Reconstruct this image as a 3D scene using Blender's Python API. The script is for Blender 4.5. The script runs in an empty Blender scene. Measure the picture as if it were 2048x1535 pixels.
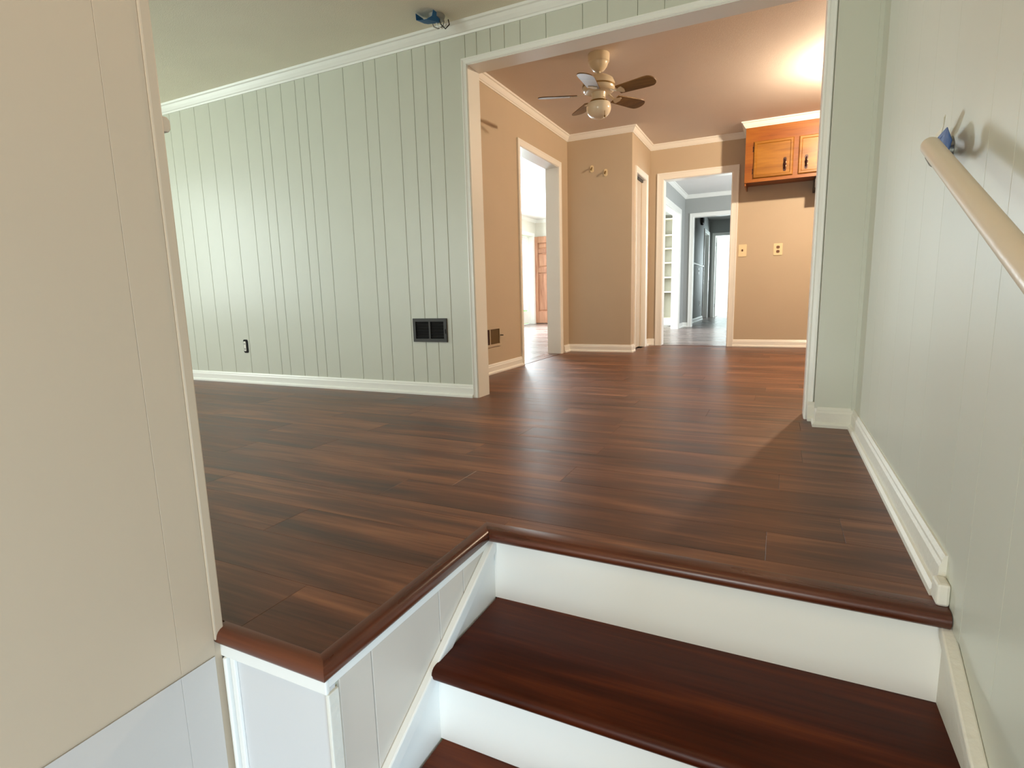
import bpy, math, random
from mathutils import Vector, Matrix
random.seed(7)
SC = bpy.context.scene
COL = SC.collection

# ------------------------------------------------------------------ camera
def set_camera():
    yaw, pitch, roll, cz = 0.45245, 0.158766, -0.026097, 0.667636
    f = Vector((-math.sin(yaw)*math.cos(pitch), math.cos(yaw)*math.cos(pitch), -math.sin(pitch)))
    r = Vector((math.cos(yaw), math.sin(yaw), 0)); u = r.cross(f)
    r2 = r*math.cos(roll)+u*math.sin(roll); u2 = -r*math.sin(roll)+u*math.cos(roll)
    cd = bpy.data.cameras.new('camera'); cd.sensor_fit = 'HORIZONTAL'; cd.sensor_width = 36
    cd.lens = 1093.73*36/2048; cd.clip_start = 0.02; cd.clip_end = 200
    co = bpy.data.objects.new('camera', cd); COL.objects.link(co)
    m = Matrix((( r2.x, u2.x, -f.x, 0), (r2.y, u2.y, -f.y, 0), (r2.z, u2.z, -f.z, cz), (0, 0, 0, 1)))
    co.matrix_world = m
    SC.camera = co
set_camera()

# ------------------------------------------------------------------ world, view, daylight
VS = SC.view_settings
VS.view_transform = 'Standard'; VS.look = 'None'; VS.gamma = 1.0; VS.use_curve_mapping = False
VS.exposure = 0.0
SC.cycles.use_denoising = True
SC.cycles.max_bounces = 10; SC.cycles.diffuse_bounces = 6; SC.cycles.sample_clamp_indirect = 6.0
SC.cycles.caustics_reflective = False; SC.cycles.caustics_refractive = False
W = bpy.data.worlds.new('world'); SC.world = W; W.use_nodes = True
bg = W.node_tree.nodes['Background']; bg.inputs[0].default_value = (0.86, 0.95, 1.0, 1); bg.inputs[1].default_value = 3.0

def area(name, loc, look, w, h, power, color):
    l = bpy.data.lights.new(name, 'AREA'); l.shape = 'RECTANGLE'; l.size = w; l.size_y = h
    l.energy = power; l.color = color
    o = bpy.data.objects.new(name, l); COL.objects.link(o); o.location = loc
    d = (Vector(look)-Vector(loc)).normalized()
    o.rotation_euler = d.to_track_quat('-Z', 'Y').to_euler()
    return o
# daylight standing in each window opening (windows are built further down)
area('daylight_den_window', (-4.95, -2.32, 1.30), (-4.95, 5, 1.30), 2.0, 1.3, 78, (0.92, 1.0, 0.97))
area('daylight_den_side_window', (-6.02, 1.4, 1.35), (0, 1.4, 1.35), 1.5, 1.3, 32, (0.92, 1.0, 0.97))
area('daylight_entry_door', (-0.30, -2.82, 0.05), (-0.30, 5, 0.05), 0.8, 1.7, 47, (0.93, 0.99, 1.0))
area('daylight_lower_window', (2.34, -1.35, -0.40), (-5, -1.35, -0.40), 1.5, 1.0, 105, (0.55, 0.77, 1.0))
area('daylight_living_window', (-5.16, 9.6, 1.35), (0, 9.6, 1.35), 2.3, 1.5, 640, (0.82, 0.94, 1.0))
area('daylight_back_room_window', (1.46, 9.2, 1.4), (-5, 9.2, 1.4), 1.3, 1.2, 75, (0.88, 0.94, 1.0))
area('daylight_far_room_window', (0.05, 16.9, 1.35), (-5, 16.9, 1.35), 1.3, 1.2, 190, (0.80, 0.95, 1.0))

# ------------------------------------------------------------------ materials
def lin(c):
    r = []
    for v in c[:3]:
        v /= 255.0
        r.append(v/12.92 if v <= 0.04045 else ((v+0.055)/1.055)**2.4)
    return (r[0], r[1], r[2], 1)
MATS = {}
def paint(name, rgb, rough=0.5, bump=0.0, bscale=200.0, vary=0.04, metal=0.0, spec=0.5):
    m = bpy.data.materials.new(name); m.use_nodes = True; nt = m.node_tree; N = nt.nodes; L = nt.links
    b = N['Principled BSDF']; b.inputs['Roughness'].default_value = rough; b.inputs['Metallic'].default_value = metal
    b.inputs['Specular IOR Level'].default_value = spec
    tc = N.new('ShaderNodeTexCoord')
    n = N.new('ShaderNodeTexNoise'); n.inputs['Scale'].default_value = 3.0; n.inputs['Detail'].default_value = 4
    L.new(tc.outputs['Object'], n.inputs['Vector'])
    c = lin(rgb)
    mx = N.new('ShaderNodeMix'); mx.data_type = 'RGBA'
    mx.inputs[6].default_value = tuple(v*(1-vary) for v in c[:3])+(1,); mx.inputs[7].default_value = tuple(min(1, v*(1+vary)) for v in c[:3])+(1,)
    L.new(n.outputs['Fac'], mx.inputs[0]); L.new(mx.outputs[2], b.inputs['Base Color'])
    if bump:
        n2 = N.new('ShaderNodeTexNoise'); n2.inputs['Scale'].default_value = bscale; n2.inputs['Detail'].default_value = 3
        L.new(tc.outputs['Object'], n2.inputs['Vector'])
        bp = N.new('ShaderNodeBump'); bp.inputs['Strength'].default_value = bump; bp.inputs['Distance'].default_value = 0.004
        L.new(n2.outputs['Fac'], bp.inputs['Height']); L.new(bp.outputs['Normal'], b.inputs['Normal'])
    MATS[name] = m
    return m
def wood(name, dark, mid, light, rough=0.32, axis=0, plank=False, vary=0.5, scale=1.0, spec=0.5):
    """grain streaks along the given axis; per-object tone from Object Info"""
    m = bpy.data.materials.new(name); m.use_nodes = True; nt = m.node_tree; N = nt.nodes; L = nt.links
    b = N['Principled BSDF']; b.inputs['Specular IOR Level'].default_value = spec
    tc = N.new('ShaderNodeTexCoord'); oi = N.new('ShaderNodeObjectInfo')
    cx = N.new('ShaderNodeCombineXYZ')
    for k, f in enumerate((37.0, 91.0, 53.0)):
        mu = N.new('ShaderNodeMath'); mu.operation = 'MULTIPLY'; mu.inputs[1].default_value = f if plank else 0.0
        L.new(oi.outputs['Random'], mu.inputs[0]); L.new(mu.outputs[0], cx.inputs[k])
    ad = N.new('ShaderNodeVectorMath'); ad.operation = 'ADD'
    L.new(tc.outputs['Object'], ad.inputs[0]); L.new(cx.outputs[0], ad.inputs[1])
    def noise(sl, sc_, det, dist):
        mp = N.new('ShaderNodeMapping'); s = [sc_*scale]*3; s[axis] = sl*scale; mp.inputs['Scale'].default_value = s
        L.new(ad.outputs[0], mp.inputs['Vector'])
        n = N.new('ShaderNodeTexNoise'); n.inputs['Scale'].default_value = 1.0; n.inputs['Detail'].default_value = det
        n.inputs['Distortion'].default_value = dist
        L.new(mp.outputs[0], n.inputs['Vector']); return n.outputs['Fac']
    a = noise(1.1, 9.0, 5, 0.8); g = noise(4.0, 90.0, 4, 0.3)
    mm = N.new('ShaderNodeMath'); mm.operation = 'MULTIPLY_ADD'; mm.inputs[1].default_value = 0.35
    L.new(g, mm.inputs[0]); L.new(a, mm.inputs[2])
    m2 = N.new('ShaderNodeMath'); m2.operation = 'MULTIPLY_ADD'; m2.inputs[1].default_value = vary*0.36
    m2b = N.new('ShaderNodeMath'); m2b.operation = 'SUBTRACT'; m2b.inputs[1].default_value = 0.5
    L.new(oi.outputs['Random'], m2b.inputs[0]); L.new(m2b.outputs[0], m2.inputs[0]); L.new(mm.outputs[0], m2.inputs[2])
    cr = N.new('ShaderNodeValToRGB'); e = cr.color_ramp.elements
    e[0].position = 0.46; e[0].color = lin(dark); e[1].position = 0.90; e[1].color = lin(light)
    k = e.new(0.67); k.color = lin(mid)
    L.new(m2.outputs[0], cr.inputs['Fac']); L.new(cr.outputs['Color'], b.inputs['Base Color'])
    rr = N.new('ShaderNodeMapRange'); rr.inputs['To Min'].default_value = rough-0.06; rr.inputs['To Max'].default_value = rough+0.10
    L.new(a, rr.inputs['Value']); L.new(rr.outputs[0], b.inputs['Roughness'])
    bp = N.new('ShaderNodeBump'); bp.inputs['Strength'].default_value = 0.12; bp.inputs['Distance'].default_value = 0.002
    L.new(mm.outputs[0], bp.inputs['Height']); L.new(bp.outputs['Normal'], b.inputs['Normal'])
    MATS[name] = m
    return m
def emit(name, rgb, strength):
    m = bpy.data.materials.new(name); m.use_nodes = True; nt = m.node_tree
    b = nt.nodes['Principled BSDF']; b.inputs['Base Color'].default_value = lin(rgb)
    b.inputs['Emission Color'].default_value = lin(rgb); b.inputs['Emission Strength'].default_value = strength
    MATS[name] = m
def pane_mat(name):
    m = bpy.data.materials.new(name); m.use_nodes = True; nt = m.node_tree; N = nt.nodes
    N.remove(N['Principled BSDF']); o = N['Material Output']
    t = N.new('ShaderNodeBsdfTransparent'); t.inputs[0].default_value = (0.95, 0.98, 0.96, 1)
    g = N.new('ShaderNodeBsdfGlossy'); g.inputs['Roughness'].default_value = 0.02
    mx = N.new('ShaderNodeMixShader'); mx.inputs[0].default_value = 0.06
    nt.links.new(t.outputs[0], mx.inputs[1]); nt.links.new(g.outputs[0], mx.inputs[2]); nt.links.new(mx.outputs[0], o.inputs[0])
    MATS[name] = m
paint('sage', (209, 211, 199), 0.36, 0.05, 60)
paint('sage_groove', (200, 199, 185), 0.6)
paint('lower_white', (203, 197, 190), 0.4, 0.06, 45)
paint('side_white', (216, 207, 195), 0.4, 0.06, 45)
paint('panel_white', (216, 216, 216), 0.35, 0.06, 45)
paint('stairwell', (196, 178, 154), 0.42, 0.06, 45)  # upper wall tan, lower_white paler: warm light partly put into the paint
paint('greige', (196, 180, 156), 0.55, 0.06, 120)
paint('hall_grey', (170, 172, 170), 0.55, 0.05, 120)
paint('shelf_back', (150, 144, 126), 0.6)
paint('shelf_edge', (196, 188, 164), 0.5)
paint('cream_wall', (226, 222, 210), 0.55)
paint('white_trim', (246, 246, 241), 0.28, 0.04, 40, 0.02)
paint('white_rough', (232, 230, 220), 0.5, 0.5, 60, 0.04)
paint('ceiling_paint', (240, 234, 214), 0.8, 0.5, 160, 0.05)
paint('kitchen_ceiling', (228, 218, 208), 0.7, 0.35, 140, 0.03)
paint('white_ceiling', (232, 232, 230), 0.7, 0.2, 140, 0.02)
paint('black_metal', (30, 26, 22), 0.4)
paint('grille_metal', (36, 32, 26), 0.5)
paint('void', (6, 6, 6), 0.9)  # flat black: shade inside holes put into the colour
paint('duct_olive', (92, 70, 30), 0.6)
paint('duct_brown', (52, 18, 10), 0.6)
paint('ivory', (240, 222, 180), 0.35)
paint('slot', (120, 84, 60), 0.6)
paint('iron', (52, 20, 14), 0.35, metal=0.3)
paint('fan_cream', (214, 200, 172), 0.28)
paint('globe_glass', (232, 222, 200), 0.15)
paint('brass', (150, 120, 70), 0.3, metal=0.8)
paint('rail_paint', (222, 208, 188), 0.32, 0.15, 50)
paint('tape_blue', (22, 74, 138), 0.55, 0.3, 90, 0.15)
paint('tape_blue_ceiling', (28, 98, 150), 0.55, 0.3, 90, 0.15)
paint('wire_grey', (150, 148, 140), 0.4)
paint('paper', (232, 226, 208), 0.6, 0.4, 60)
paint('steel', (150, 150, 150), 0.3, metal=0.9)
paint('lawn', (120, 160, 80), 0.9, 0.6, 30, 0.3)
paint('concrete', (170, 160, 145), 0.8, 0.3, 60)
wood('floor_plank', (62, 30, 17), (98, 56, 35), (140, 92, 64), 0.36, 0, True, 0.42, 1.0, 0.42)
wood('floor_far_glare', (92, 78, 74), (122, 106, 100), (146, 130, 124), 0.26, 0, False)  # brown wood greyed: the glare on the far floors is in this colour
wood('tread_wood', (38, 11, 3), (76, 29, 9), (116, 54, 20), 0.34, 0, True, 0.1, 0.7, 0.18)
wood('nosing_x', (44, 18, 9), (86, 42, 24), (112, 62, 38), 0.26, 0, True, 0.1)
wood('nosing_y', (44, 18, 9), (86, 42, 24), (112, 62, 38), 0.26, 1, True, 0.1)
wood('cabinet_wood', (108, 54, 5), (136, 74, 10), (158, 96, 22), 0.36, 0, True, 0.1, 0.8)
wood('cabinet_door_wood', (124, 78, 12), (148, 98, 22), (166, 114, 34), 0.34, 0, True, 0.2, 1.2)
wood('front_door_wood', (140, 88, 62), (176, 122, 92), (196, 146, 116), 0.45, 2, False)
wood('blade_wood', (86, 60, 24), (116, 84, 38), (140, 106, 56), 0.45, 0, True, 0.2)
emit('lamp_glow', (255, 214, 160), 6.0)
pane_mat('glass_pane')

# ------------------------------------------------------------------ mesh helpers (all coordinates in world metres)
WORLD = {}
def obj(name, verts, faces, mat, parent=None, smooth=False, bevel=0.0, origin=None):
    xs, ys, zs = zip(*verts)
    o0 = Vector(origin) if origin else Vector(((min(xs)+max(xs))/2, (min(ys)+max(ys))/2, min(zs)))
    me = bpy.data.meshes.new(name)
    me.from_pydata([tuple(Vector(v)-o0) for v in verts], [], faces); me.update()
    if mat: me.materials.append(MATS[mat])
    o = bpy.data.objects.new(name, me); COL.objects.link(o); WORLD[o] = o0
    if parent:
        o.parent = parent; o.location = o0-WORLD[parent]
    else:
        o.location = o0
    if smooth:
        for p in me.polygons: p.use_smooth = True
        try: me.set_sharp_from_angle(angle=math.radians(40))
        except Exception: pass
    if bevel:
        b = o.modifiers.new('bevel', 'BEVEL'); b.width = bevel; b.segments = 2; b.limit_method = 'ANGLE'
    return o
BF = [(0, 3, 2, 1), (4, 5, 6, 7), (0, 1, 5, 4), (1, 2, 6, 5), (2, 3, 7, 6), (3, 0, 4, 7)]
def bv(x0, x1, y0, y1, z0, z1):
    return [(x0, y0, z0), (x1, y0, z0), (x1, y1, z0), (x0, y1, z0), (x0, y0, z1), (x1, y0, z1), (x1, y1, z1), (x0, y1, z1)]
class MB:
    def __init__(s): s.v = []; s.f = []
    def add(s, v, f):
        n = len(s.v); s.v += [tuple(p) for p in v]; s.f += [tuple(i+n for i in q) for q in f]; return s
    def box(s, *b): return s.add(bv(*b), BF)
    def build(s, name, mat, parent=None, **k): return obj(name, s.v, s.f, mat, parent, **k)
def box(name, b, mat, parent=None, **k): return obj(name, bv(*b), BF, mat, parent, **k)
def prism(poly, axis, a0, a1):
    """polygon in the plane across axis, extruded from a0 to a1; poly coords are the two other axes in xyz order"""
    def put(p, a): q = list(p); q.insert(axis, a); return tuple(q)
    n = len(poly)
    v = [put(p, a0) for p in poly]+[put(p, a1) for p in poly]
    f = [tuple(range(n)), tuple(range(2*n-1, n-1, -1))]+[(i, i+n, (i+1) % n+n, (i+1) % n) for i in range(n)]
    return v, f
def sweep(path, nrm, prof, closed=False):
    """profile (u to the right of travel seen against nrm, v along nrm) swept along a path with mitred corners"""
    P = [Vector(p) for p in path]; n = Vector(nrm); k = len(prof); v = []; f = []
    m = len(P)
    for i, p in enumerate(P):
        d1 = (P[i]-P[i-1]).normalized() if i > 0 else None
        d2 = (P[i+1]-P[i]).normalized() if i < m-1 else None
        d1 = d1 or d2; d2 = d2 or d1
        s1 = d1.cross(n); s2 = d2.cross(n); s = (s1+s2); s = s/ (1+s1.dot(s2)) if s1.dot(s2) > -0.99 else s1
        v += [tuple(p+s*u+n*w) for u, w in prof]
    for i in range(m-1):
        for j in range(k):
            a = i*k+j; b = i*k+(j+1) % k
            f.append((a, b, b+k, a+k))
    f.append(tuple(range(k-1, -1, -1))); f.append(tuple((m-1)*k+j for j in range(k)))
    return v, f
def tube(path, rad, seg=12, cap=True):
    P = [Vector(p) for p in path]; v = []; f = []; up = Vector((0.13, 0.31, 0.94))
    for i, p in enumerate(P):
        d = (P[min(i+1, len(P)-1)]-P[max(i-1, 0)]).normalized()
        a = d.cross(up).normalized(); b = a.cross(d)
        r = rad[i] if isinstance(rad, (list, tuple)) else rad
        v += [tuple(p+(a*math.cos(2*math.pi*j/seg)+b*math.sin(2*math.pi*j/seg))*r) for j in range(seg)]
    for i in range(len(P)-1):
        for j in range(seg):
            k = (j+1) % seg; f.append((i*seg+j, i*seg+k, (i+1)*seg+k, (i+1)*seg+j))
    if cap: f.append(tuple(range(seg-1, -1, -1))); f.append(tuple((len(P)-1)*seg+j for j in range(seg)))
    return v, f
def lathe(prof, c, seg=28):
    v = []; f = []; n = len(prof)
    for r, z in prof:
        v += [(c[0]+r*math.cos(2*math.pi*j/seg), c[1]+r*math.sin(2*math.pi*j/seg), z) for j in range(seg)]
    for i in range(n-1):
        for j in range(seg):
            k = (j+1) % seg; f.append((i*seg+j, i*seg+k, (i+1)*seg+k, (i+1)*seg+j))
    f.append(tuple(range(seg-1, -1, -1))); f.append(tuple((n-1)*seg+j for j in range(seg)))
    return v, f
def struct(o, label=None):
    o['kind'] = 'structure'
    if label: o['label'] = label
    return o
def tag(o, label, cat, group=None):
    o['label'] = label; o['category'] = cat
    if group: o['group'] = group
    return o
def thing(name, loc, label, cat, group=None):
    o = bpy.data.objects.new(name, None); COL.objects.link(o); o.location = loc; o.empty_display_size = 0.1
    WORLD[o] = Vector(loc)
    return tag(o, label, cat, group)

# ------------------------------------------------------------------ layout numbers
XR = 0.352          # right wall
XL = -1.02          # stairwell wall on the left
XS = -0.735         # side of the stair opening
YL = 0.678          # front edge of the raised floor on the left
YS = 1.335          # first riser
XI, YI = -0.760, 1.363   # inner edges of the nosing strips
YG = 3.161          # green panelled wall
YGB = 3.30          # its kitchen side
OX0, OX1, OZ = -1.785, 0.148, 2.075   # wide opening
DZ = 2.312          # den ceiling
KX = -2.24; KY = 7.12; KZ = 2.44      # kitchen
CX, CY = -1.495, 6.20                 # closet block
LXW = -5.30; LY = 12.42               # living room
HX = -1.65; HY = 11.0                 # back room
LOW = -1.10                           # lower landing

# ------------------------------------------------------------------ floors
fb = MB()
fb.box(-6.2, XL-0.10, -2.45, YL+0.025, -0.25, -0.012)
fb.box(-6.2, XS-0.025, YL+0.025, YS+0.01, -0.25, -0.012)
fb.box(-6.2, XR+0.15, YS+0.01, YGB, -0.25, -0.012)
fb.box(KX-0.15, 2.75, YGB, KY+0.13, -0.25, -0.012)
floor = struct(fb.build('floor', 'floor_far_glare'), 'dark brown wood plank floor of the raised den and kitchen')
fb = MB()
fb.box(LXW-0.15, KX-0.15, YGB, LY+0.15, -0.25, 0.0)
fb.box(KX-0.15, HX-0.12, KY+0.13, LY+0.15, -0.25, 0.0)
struct(fb.build('floor_living_room', 'floor_far_glare'), 'pale glaring plank floor of the bright living room')
fb = MB()
fb.box(HX-0.12, 1.65, KY+0.13, HY+0.12, -0.25, 0.0); fb.box(HX-0.3, 0.3, HY+0.12, 19.2, -0.25, 0.0)
struct(fb.build('floor_back_room', 'floor_far_glare'), 'plank floor of the back room and hall, glare greyed into its colour')
struct(box('floor_lower_landing', (XL-0.1, 2.65, -3.15, YS, LOW-0.15, LOW), 'floor_far_glare'), 'lower landing at the foot of the stairs')

PW, PL_, G = 0.182, 1.22, 0.0003
def floor_rows():
    y = YL+0.015
    r = 0
    while y < KY:
        y1 = min(y+PW, KY)
        spans = []
        if y < YG: x0, x1 = -5.4, XR
        else: x0, x1 = KX, 2.6
        # split rows at the border strips of the stair opening and at the panelled wall
        cuts = [y]
        for c in (YI, YG):
            if y < c < y1: cuts.append(c)
        cuts.append(y1)
        off = random.uniform(0.1, PL_)
        for a, b in zip(cuts, cuts[1:]):
            mid = (a+b)/2
            if mid < YI: s = [(-5.4, XI)]
            elif mid < YG: s = [(-5.4, XR)]
            elif mid < YGB: s = [(OX0, OX1)]
            else: s = [(KX, 2.6)]
            for (x0, x1) in s:
                x = -5.4-off; first = None
                while x+PL_ <= x0: x += PL_
                while x < x1:
                    p0, p1 = max(x, x0), min(x+PL_, x1)
                    if x1-p1 < 0.12: p1 = x1
                    if x < x0 and p1-p0 < 0.12: x += PL_; x0 = p0; first = p0; continue
                    if first is not None: p0 = first; first = None
                    yield p0, p1, a, b
                    if p1 == x1: break
                    x += PL_
        y = y1; r += 1
for (x0, x1, y0, y1) in floor_rows():
    if y0 > CY-0.001 and x0 < CX:           # closet block stands here
        x0 = CX
        if x1-x0 < 0.03: continue
    g = G; c = 0.0004
    v = [(x0+g, y0+g, -0.012), (x1-g, y0+g, -0.012), (x1-g, y1-g, -0.012), (x0+g, y1-g, -0.012),
         (x0+g, y0+g, -c), (x1-g, y0+g, -c), (x1-g, y1-g, -c), (x0+g, y1-g, -c),
         (x0+g+c, y0+g+c, 0), (x1-g-c, y0+g+c, 0), (x1-g-c, y1-g-c, 0), (x0+g+c, y1-g-c, 0)]
    f = [(0, 3, 2, 1), (8, 9, 10, 11)]
    for k in range(4):
        f += [(k, (k+1) % 4, 4+(k+1) % 4, 4+k), (4+k, 4+(k+1) % 4, 8+(k+1) % 4, 8+k)]
    obj('plank', v, f, 'floor_plank', floor)

# ------------------------------------------------------------------ walls of the den and stairwell
wg = MB()
wg.box(-6.2, OX0-0.012, YG+0.008, YGB, 0, DZ); wg.box(OX0-0.012, OX1+0.012, YG+0.008, YGB, OZ+0.012, DZ); wg.box(OX1+0.012, XR+0.12, YG+0.008, YGB, 0, DZ)
wall_back = struct(wg.build('wall_back', 'sage_groove'), 'pale sage green wall of vertical grooved boards')
gx = [-6.2, -6.02, -5.84, -5.72, -5.5, -5.38, -5.2, -5.08, -4.92, -4.80, -4.66, -4.52, -4.34, -4.16, -3.965, -3.766, -3.612, -3.515, -3.364, -3.221, -3.127, -2.992, -2.768, -2.589, -2.489, -2.309,
      -2.191, -2.088, -1.976, -1.716, -1.621, -1.528, -1.425, -1.263, -1.045, -0.904, -0.74, -0.60, -0.43, -0.31, -0.14, 0.02, 0.20]
def vboard(name, axis, a0, a1, z0, z1, face, back, mat, parent, g=0.0010, c=0.0021):
    """board with chamfered long edges; axis 0: spans x, faces -y ; axis 1: spans y, faces sign(face-back) x"""
    a0 += g; a1 -= g
    poly = [(a0, back), (a1, back), (a1, face+(c if back > face else -c)), (a1-c, face), (a0+c, face), (a0, face+(c if back > face else -c))]
    if axis == 1: poly = [(q, p) for p, q in poly]
    v, f = prism(poly, 2, z0, z1)
    return obj(name, v, f, mat, parent)
for a, b in zip(gx, gx[1:]):
    if b <= OX0+0.02: vboard('board', 0, a, b, 0, DZ, YG, YG+0.009, 'sage', wall_back)
    elif a < OX0 < b:
        vboard('board', 0, a, OX0-0.012, 0, DZ, YG, YG+0.009, 'sage', wall_back); vboard('board', 0, OX0-0.012, b, OZ+0.012, DZ, YG, YG+0.009, 'sage', wall_back)
    else: vboard('board', 0, a, min(b, OX1+0.012), OZ+0.012, DZ, YG, YG+0.009, 'sage', wall_back)
# chase beside the opening and right wall
struct(box('wall_chase', (0.203, XR+0.05, 3.004, YG+0.02, 0, DZ), 'sage'), 'narrow boxed wall face between wide opening and right wall')
wr = MB(); wr.box(XR+0.008, XR+0.15, 0.47, YGB, LOW, DZ)
wall_right = struct(wr.build('wall_right', 'sage'), 'pale sage wall on the right behind the handrail')
gy = [0.47, 0.66, 0.87, 1.083, 1.262, 1.41, 1.71, 1.93, 2.16, 2.42, 2.6, 2.82, 3.004]
for a, b in zip(gy, gy[1:]):
    vboard('board', 1, a, b, -0.032, DZ, XR, XR+0.009, 'sage', wall_right, g=0.0003, c=0.0008)
wl = MB(); wl.box(XL-0.11, XL-0.006, -3.0, YL-0.004, LOW, DZ)
wall_left = struct(wl.build('wall_left', 'stairwell'), 'off white stairwell wall close by on the left')
ly = [-3.0, -2.2, -1.62, -1.02, -0.42, 0.16, 0.584, 0.657]
for a, b in zip(ly, ly[1:]):
    vboard('wall_panel', 1, a, b, -0.048, DZ, XL, XL-0.007, 'stairwell', wall_left, g=0.0001, c=0.0008)
    vboard('lower_panel', 1, a, b, LOW, -0.056, XL-0.003, XL-0.007, 'lower_white', wall_left, g=0.0001, c=0.0008)
box('corner_strip', (XL-0.105, XL+0.004, 0.657, YL, -0.02, DZ), 'stairwell', wall_left, bevel=0.003)
# outer shell of the den
fr = MB()
for b in ((-6.35, -6.0, -2.6, -2.45, -0.25, DZ), (-3.85, XL-0.11, -2.6, -2.45, -0.25, DZ), (-6.0, -3.85, -2.6, -2.45, -0.25, 0.55), (-6.0, -3.85, -2.6, -2.45, 2.05, DZ)): fr.box(*b)
struct(fr.build('wall_front', 'sage'), 'front wall of the den with a wide window')
fr = MB()
for b in ((-6.35, -6.2, -2.6, 0.55, -0.25, DZ), (-6.35, -6.2, 2.25, YGB, -0.25, DZ), (-6.35, -6.2, 0.55, 2.25, -0.25, 0.6), (-6.35, -6.2, 0.55, 2.25, 2.05, DZ)): fr.box(*b)
struct(fr.build('wall_den_left', 'sage'), 'left end wall of the den with a window')
fr = MB()
for b in ((XL-0.11, -0.78, -3.15, -3.0, LOW, DZ), (0.18, 2.65, -3.15, -3.0, LOW, DZ), (-0.78, 0.18, -3.15, -3.0, 1.0, DZ)): fr.box(*b)
struct(fr.build('wall_entry', 'stairwell'), 'entry wall behind the foot of the stairs')
fr = MB()
for b in ((2.5, 2.65, -3.0, -2.15, LOW, DZ), (2.5, 2.65, -0.55, 0.47, LOW, DZ), (2.5, 2.65, -2.15, -0.55, LOW, -0.95), (2.5, 2.65, -2.15, -0.55, 0.15, DZ), (XR+0.15, 2.65, 0.47, 0.62, LOW, DZ)): fr.box(*b)
struct(fr.build('wall_lower_right', 'stairwell'), 'lower entry room wall with a window behind the viewer')
struct(MB().box(-6.35, XR+0.15, -3.15, YGB, DZ, DZ+0.1).box(XR+0.15, 2.65, -3.15, 0.62, DZ, DZ+0.1).build('ceiling', 'ceiling_paint'), 'textured beige ceiling of the den')

def window(name, axis, c, a0, a1, z0, z1, nv, nh):
    p = struct(box(name, ((c-0.05, c+0.05, a0, a1, z0-0.03, z0) if axis == 0 else (a0, a1, c-0.05, c+0.05, z0-0.03, z0)), 'white_trim'), 'white window with muntins and glass panes')
    def B(nm, p0, p1, q0, q1, t, mat):
        b = (c-t, c+t, p0, p1, q0, q1) if axis == 0 else (p0, p1, c-t, c+t, q0, q1)
        box(nm, b, mat, p)
    B('window_frame', a0, a0+0.05, z0, z1, 0.04, 'white_trim'); B('window_frame', a1-0.05, a1, z0, z1, 0.04, 'white_trim'); B('window_frame', a0+0.05, a1-0.05, z1-0.05, z1, 0.04, 'white_trim')
    for i in range(1, nv): x = a0+(a1-a0)*i/nv; B('muntin', x-0.012, x+0.012, z0, z1-0.05, 0.015, 'white_trim')
    for i in range(1, nh): z = z0+(z1-z0)*i/nh; B('muntin', a0+0.05, a1-0.05, z-0.012, z+0.012, 0.014, 'white_trim')
    B('pane', a0+0.05, a1-0.05, z0, z1-0.05, 0.003, 'glass_pane')
window('window_1', 1, -2.52, -6.0, -3.85, 0.55, 2.05, 4, 2)
window('window_2', 0, -6.27, 0.55, 2.25, 0.6, 2.05, 3, 2)
window('window_5', 0, 2.58, -2.15, -0.55, -0.95, 0.15, 3, 2)
d2 = struct(MB().box(-0.78, -0.70, -3.12, -3.04, LOW, 1.0).box(0.10, 0.18, -3.12, -3.04, LOW, 1.0).box(-0.70, 0.10, -3.12, -3.04, LOW, LOW+0.2).box(-0.70, 0.10, -3.12, -3.04, 0.92, 1.0).build('door_2', 'white_trim'), 'glazed entry door below the stairs')
box('pane', (-0.70, 0.10, -3.085, -3.075, LOW+0.2, 0.92), 'glass_pane', d2)

# ------------------------------------------------------------------ kitchen shell
DK0, DK1, DKZ = 4.89, 5.905, 2.05          # doorway to the living room (clear)
kl = MB()
kl.box(KX-0.15, KX, YGB, DK0, 0, KZ); kl.box(KX-0.15, KX, DK1, KY+0.13, 0, KZ); kl.box(KX-0.15, KX, DK0, DK1, DKZ, KZ)
struct(kl.build('wall_kitchen_left', 'greige'), 'tan kitchen wall with the doorway to the bright living room')
BD0, BD1, BDZ = -1.325, -0.548, 2.022      # doorway in the back wall (clear)
kb = MB()
kb.box(KX-0.15, BD0, KY, KY+0.13, 0, KZ); kb.box(BD1, 2.75, KY, KY+0.13, 0, KZ); kb.box(BD0, BD1, KY, KY+0.13, BDZ, KZ)
struct(kb.build('wall_kitchen_back', 'greige'), 'peach lit kitchen back wall with doorway and wall plates')
CD0, CD1, CDZ = 6.395, 6.905, 2.005         # closet doorway
kc = MB()
kc.box(KX, CX, CY, CY+0.10, 0, KZ); kc.box(CX-0.10, CX, CY+0.10, CD0, 0, KZ); kc.box(CX-0.10, CX, CD1, KY, 0, KZ); kc.box(CX-0.10, CX, CD0, CD1, CDZ, KZ)
struct(kc.build('wall_closet', 'greige'), 'tan closet block projecting into the kitchen corner')
struct(box('wall_kitchen_right', (2.6, 2.75, YGB, KY, 0, KZ), 'greige'), 'right kitchen wall out of view')
struct(MB().box(XR+0.12, 2.75, YG+0.008, YGB, 0, KZ).box(-2.39, XR+0.12, YG+0.02, YGB, DZ+0.1, KZ).build('wall_kitchen_front', 'greige'), 'kitchen side of the wall beside the wide opening')
struct(box('ceiling_kitchen', (KX-0.15, 2.75, YGB-0.13, KY+0.13, KZ, KZ+0.1), 'kitchen_ceiling'), 'warm lit kitchen ceiling')
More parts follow.
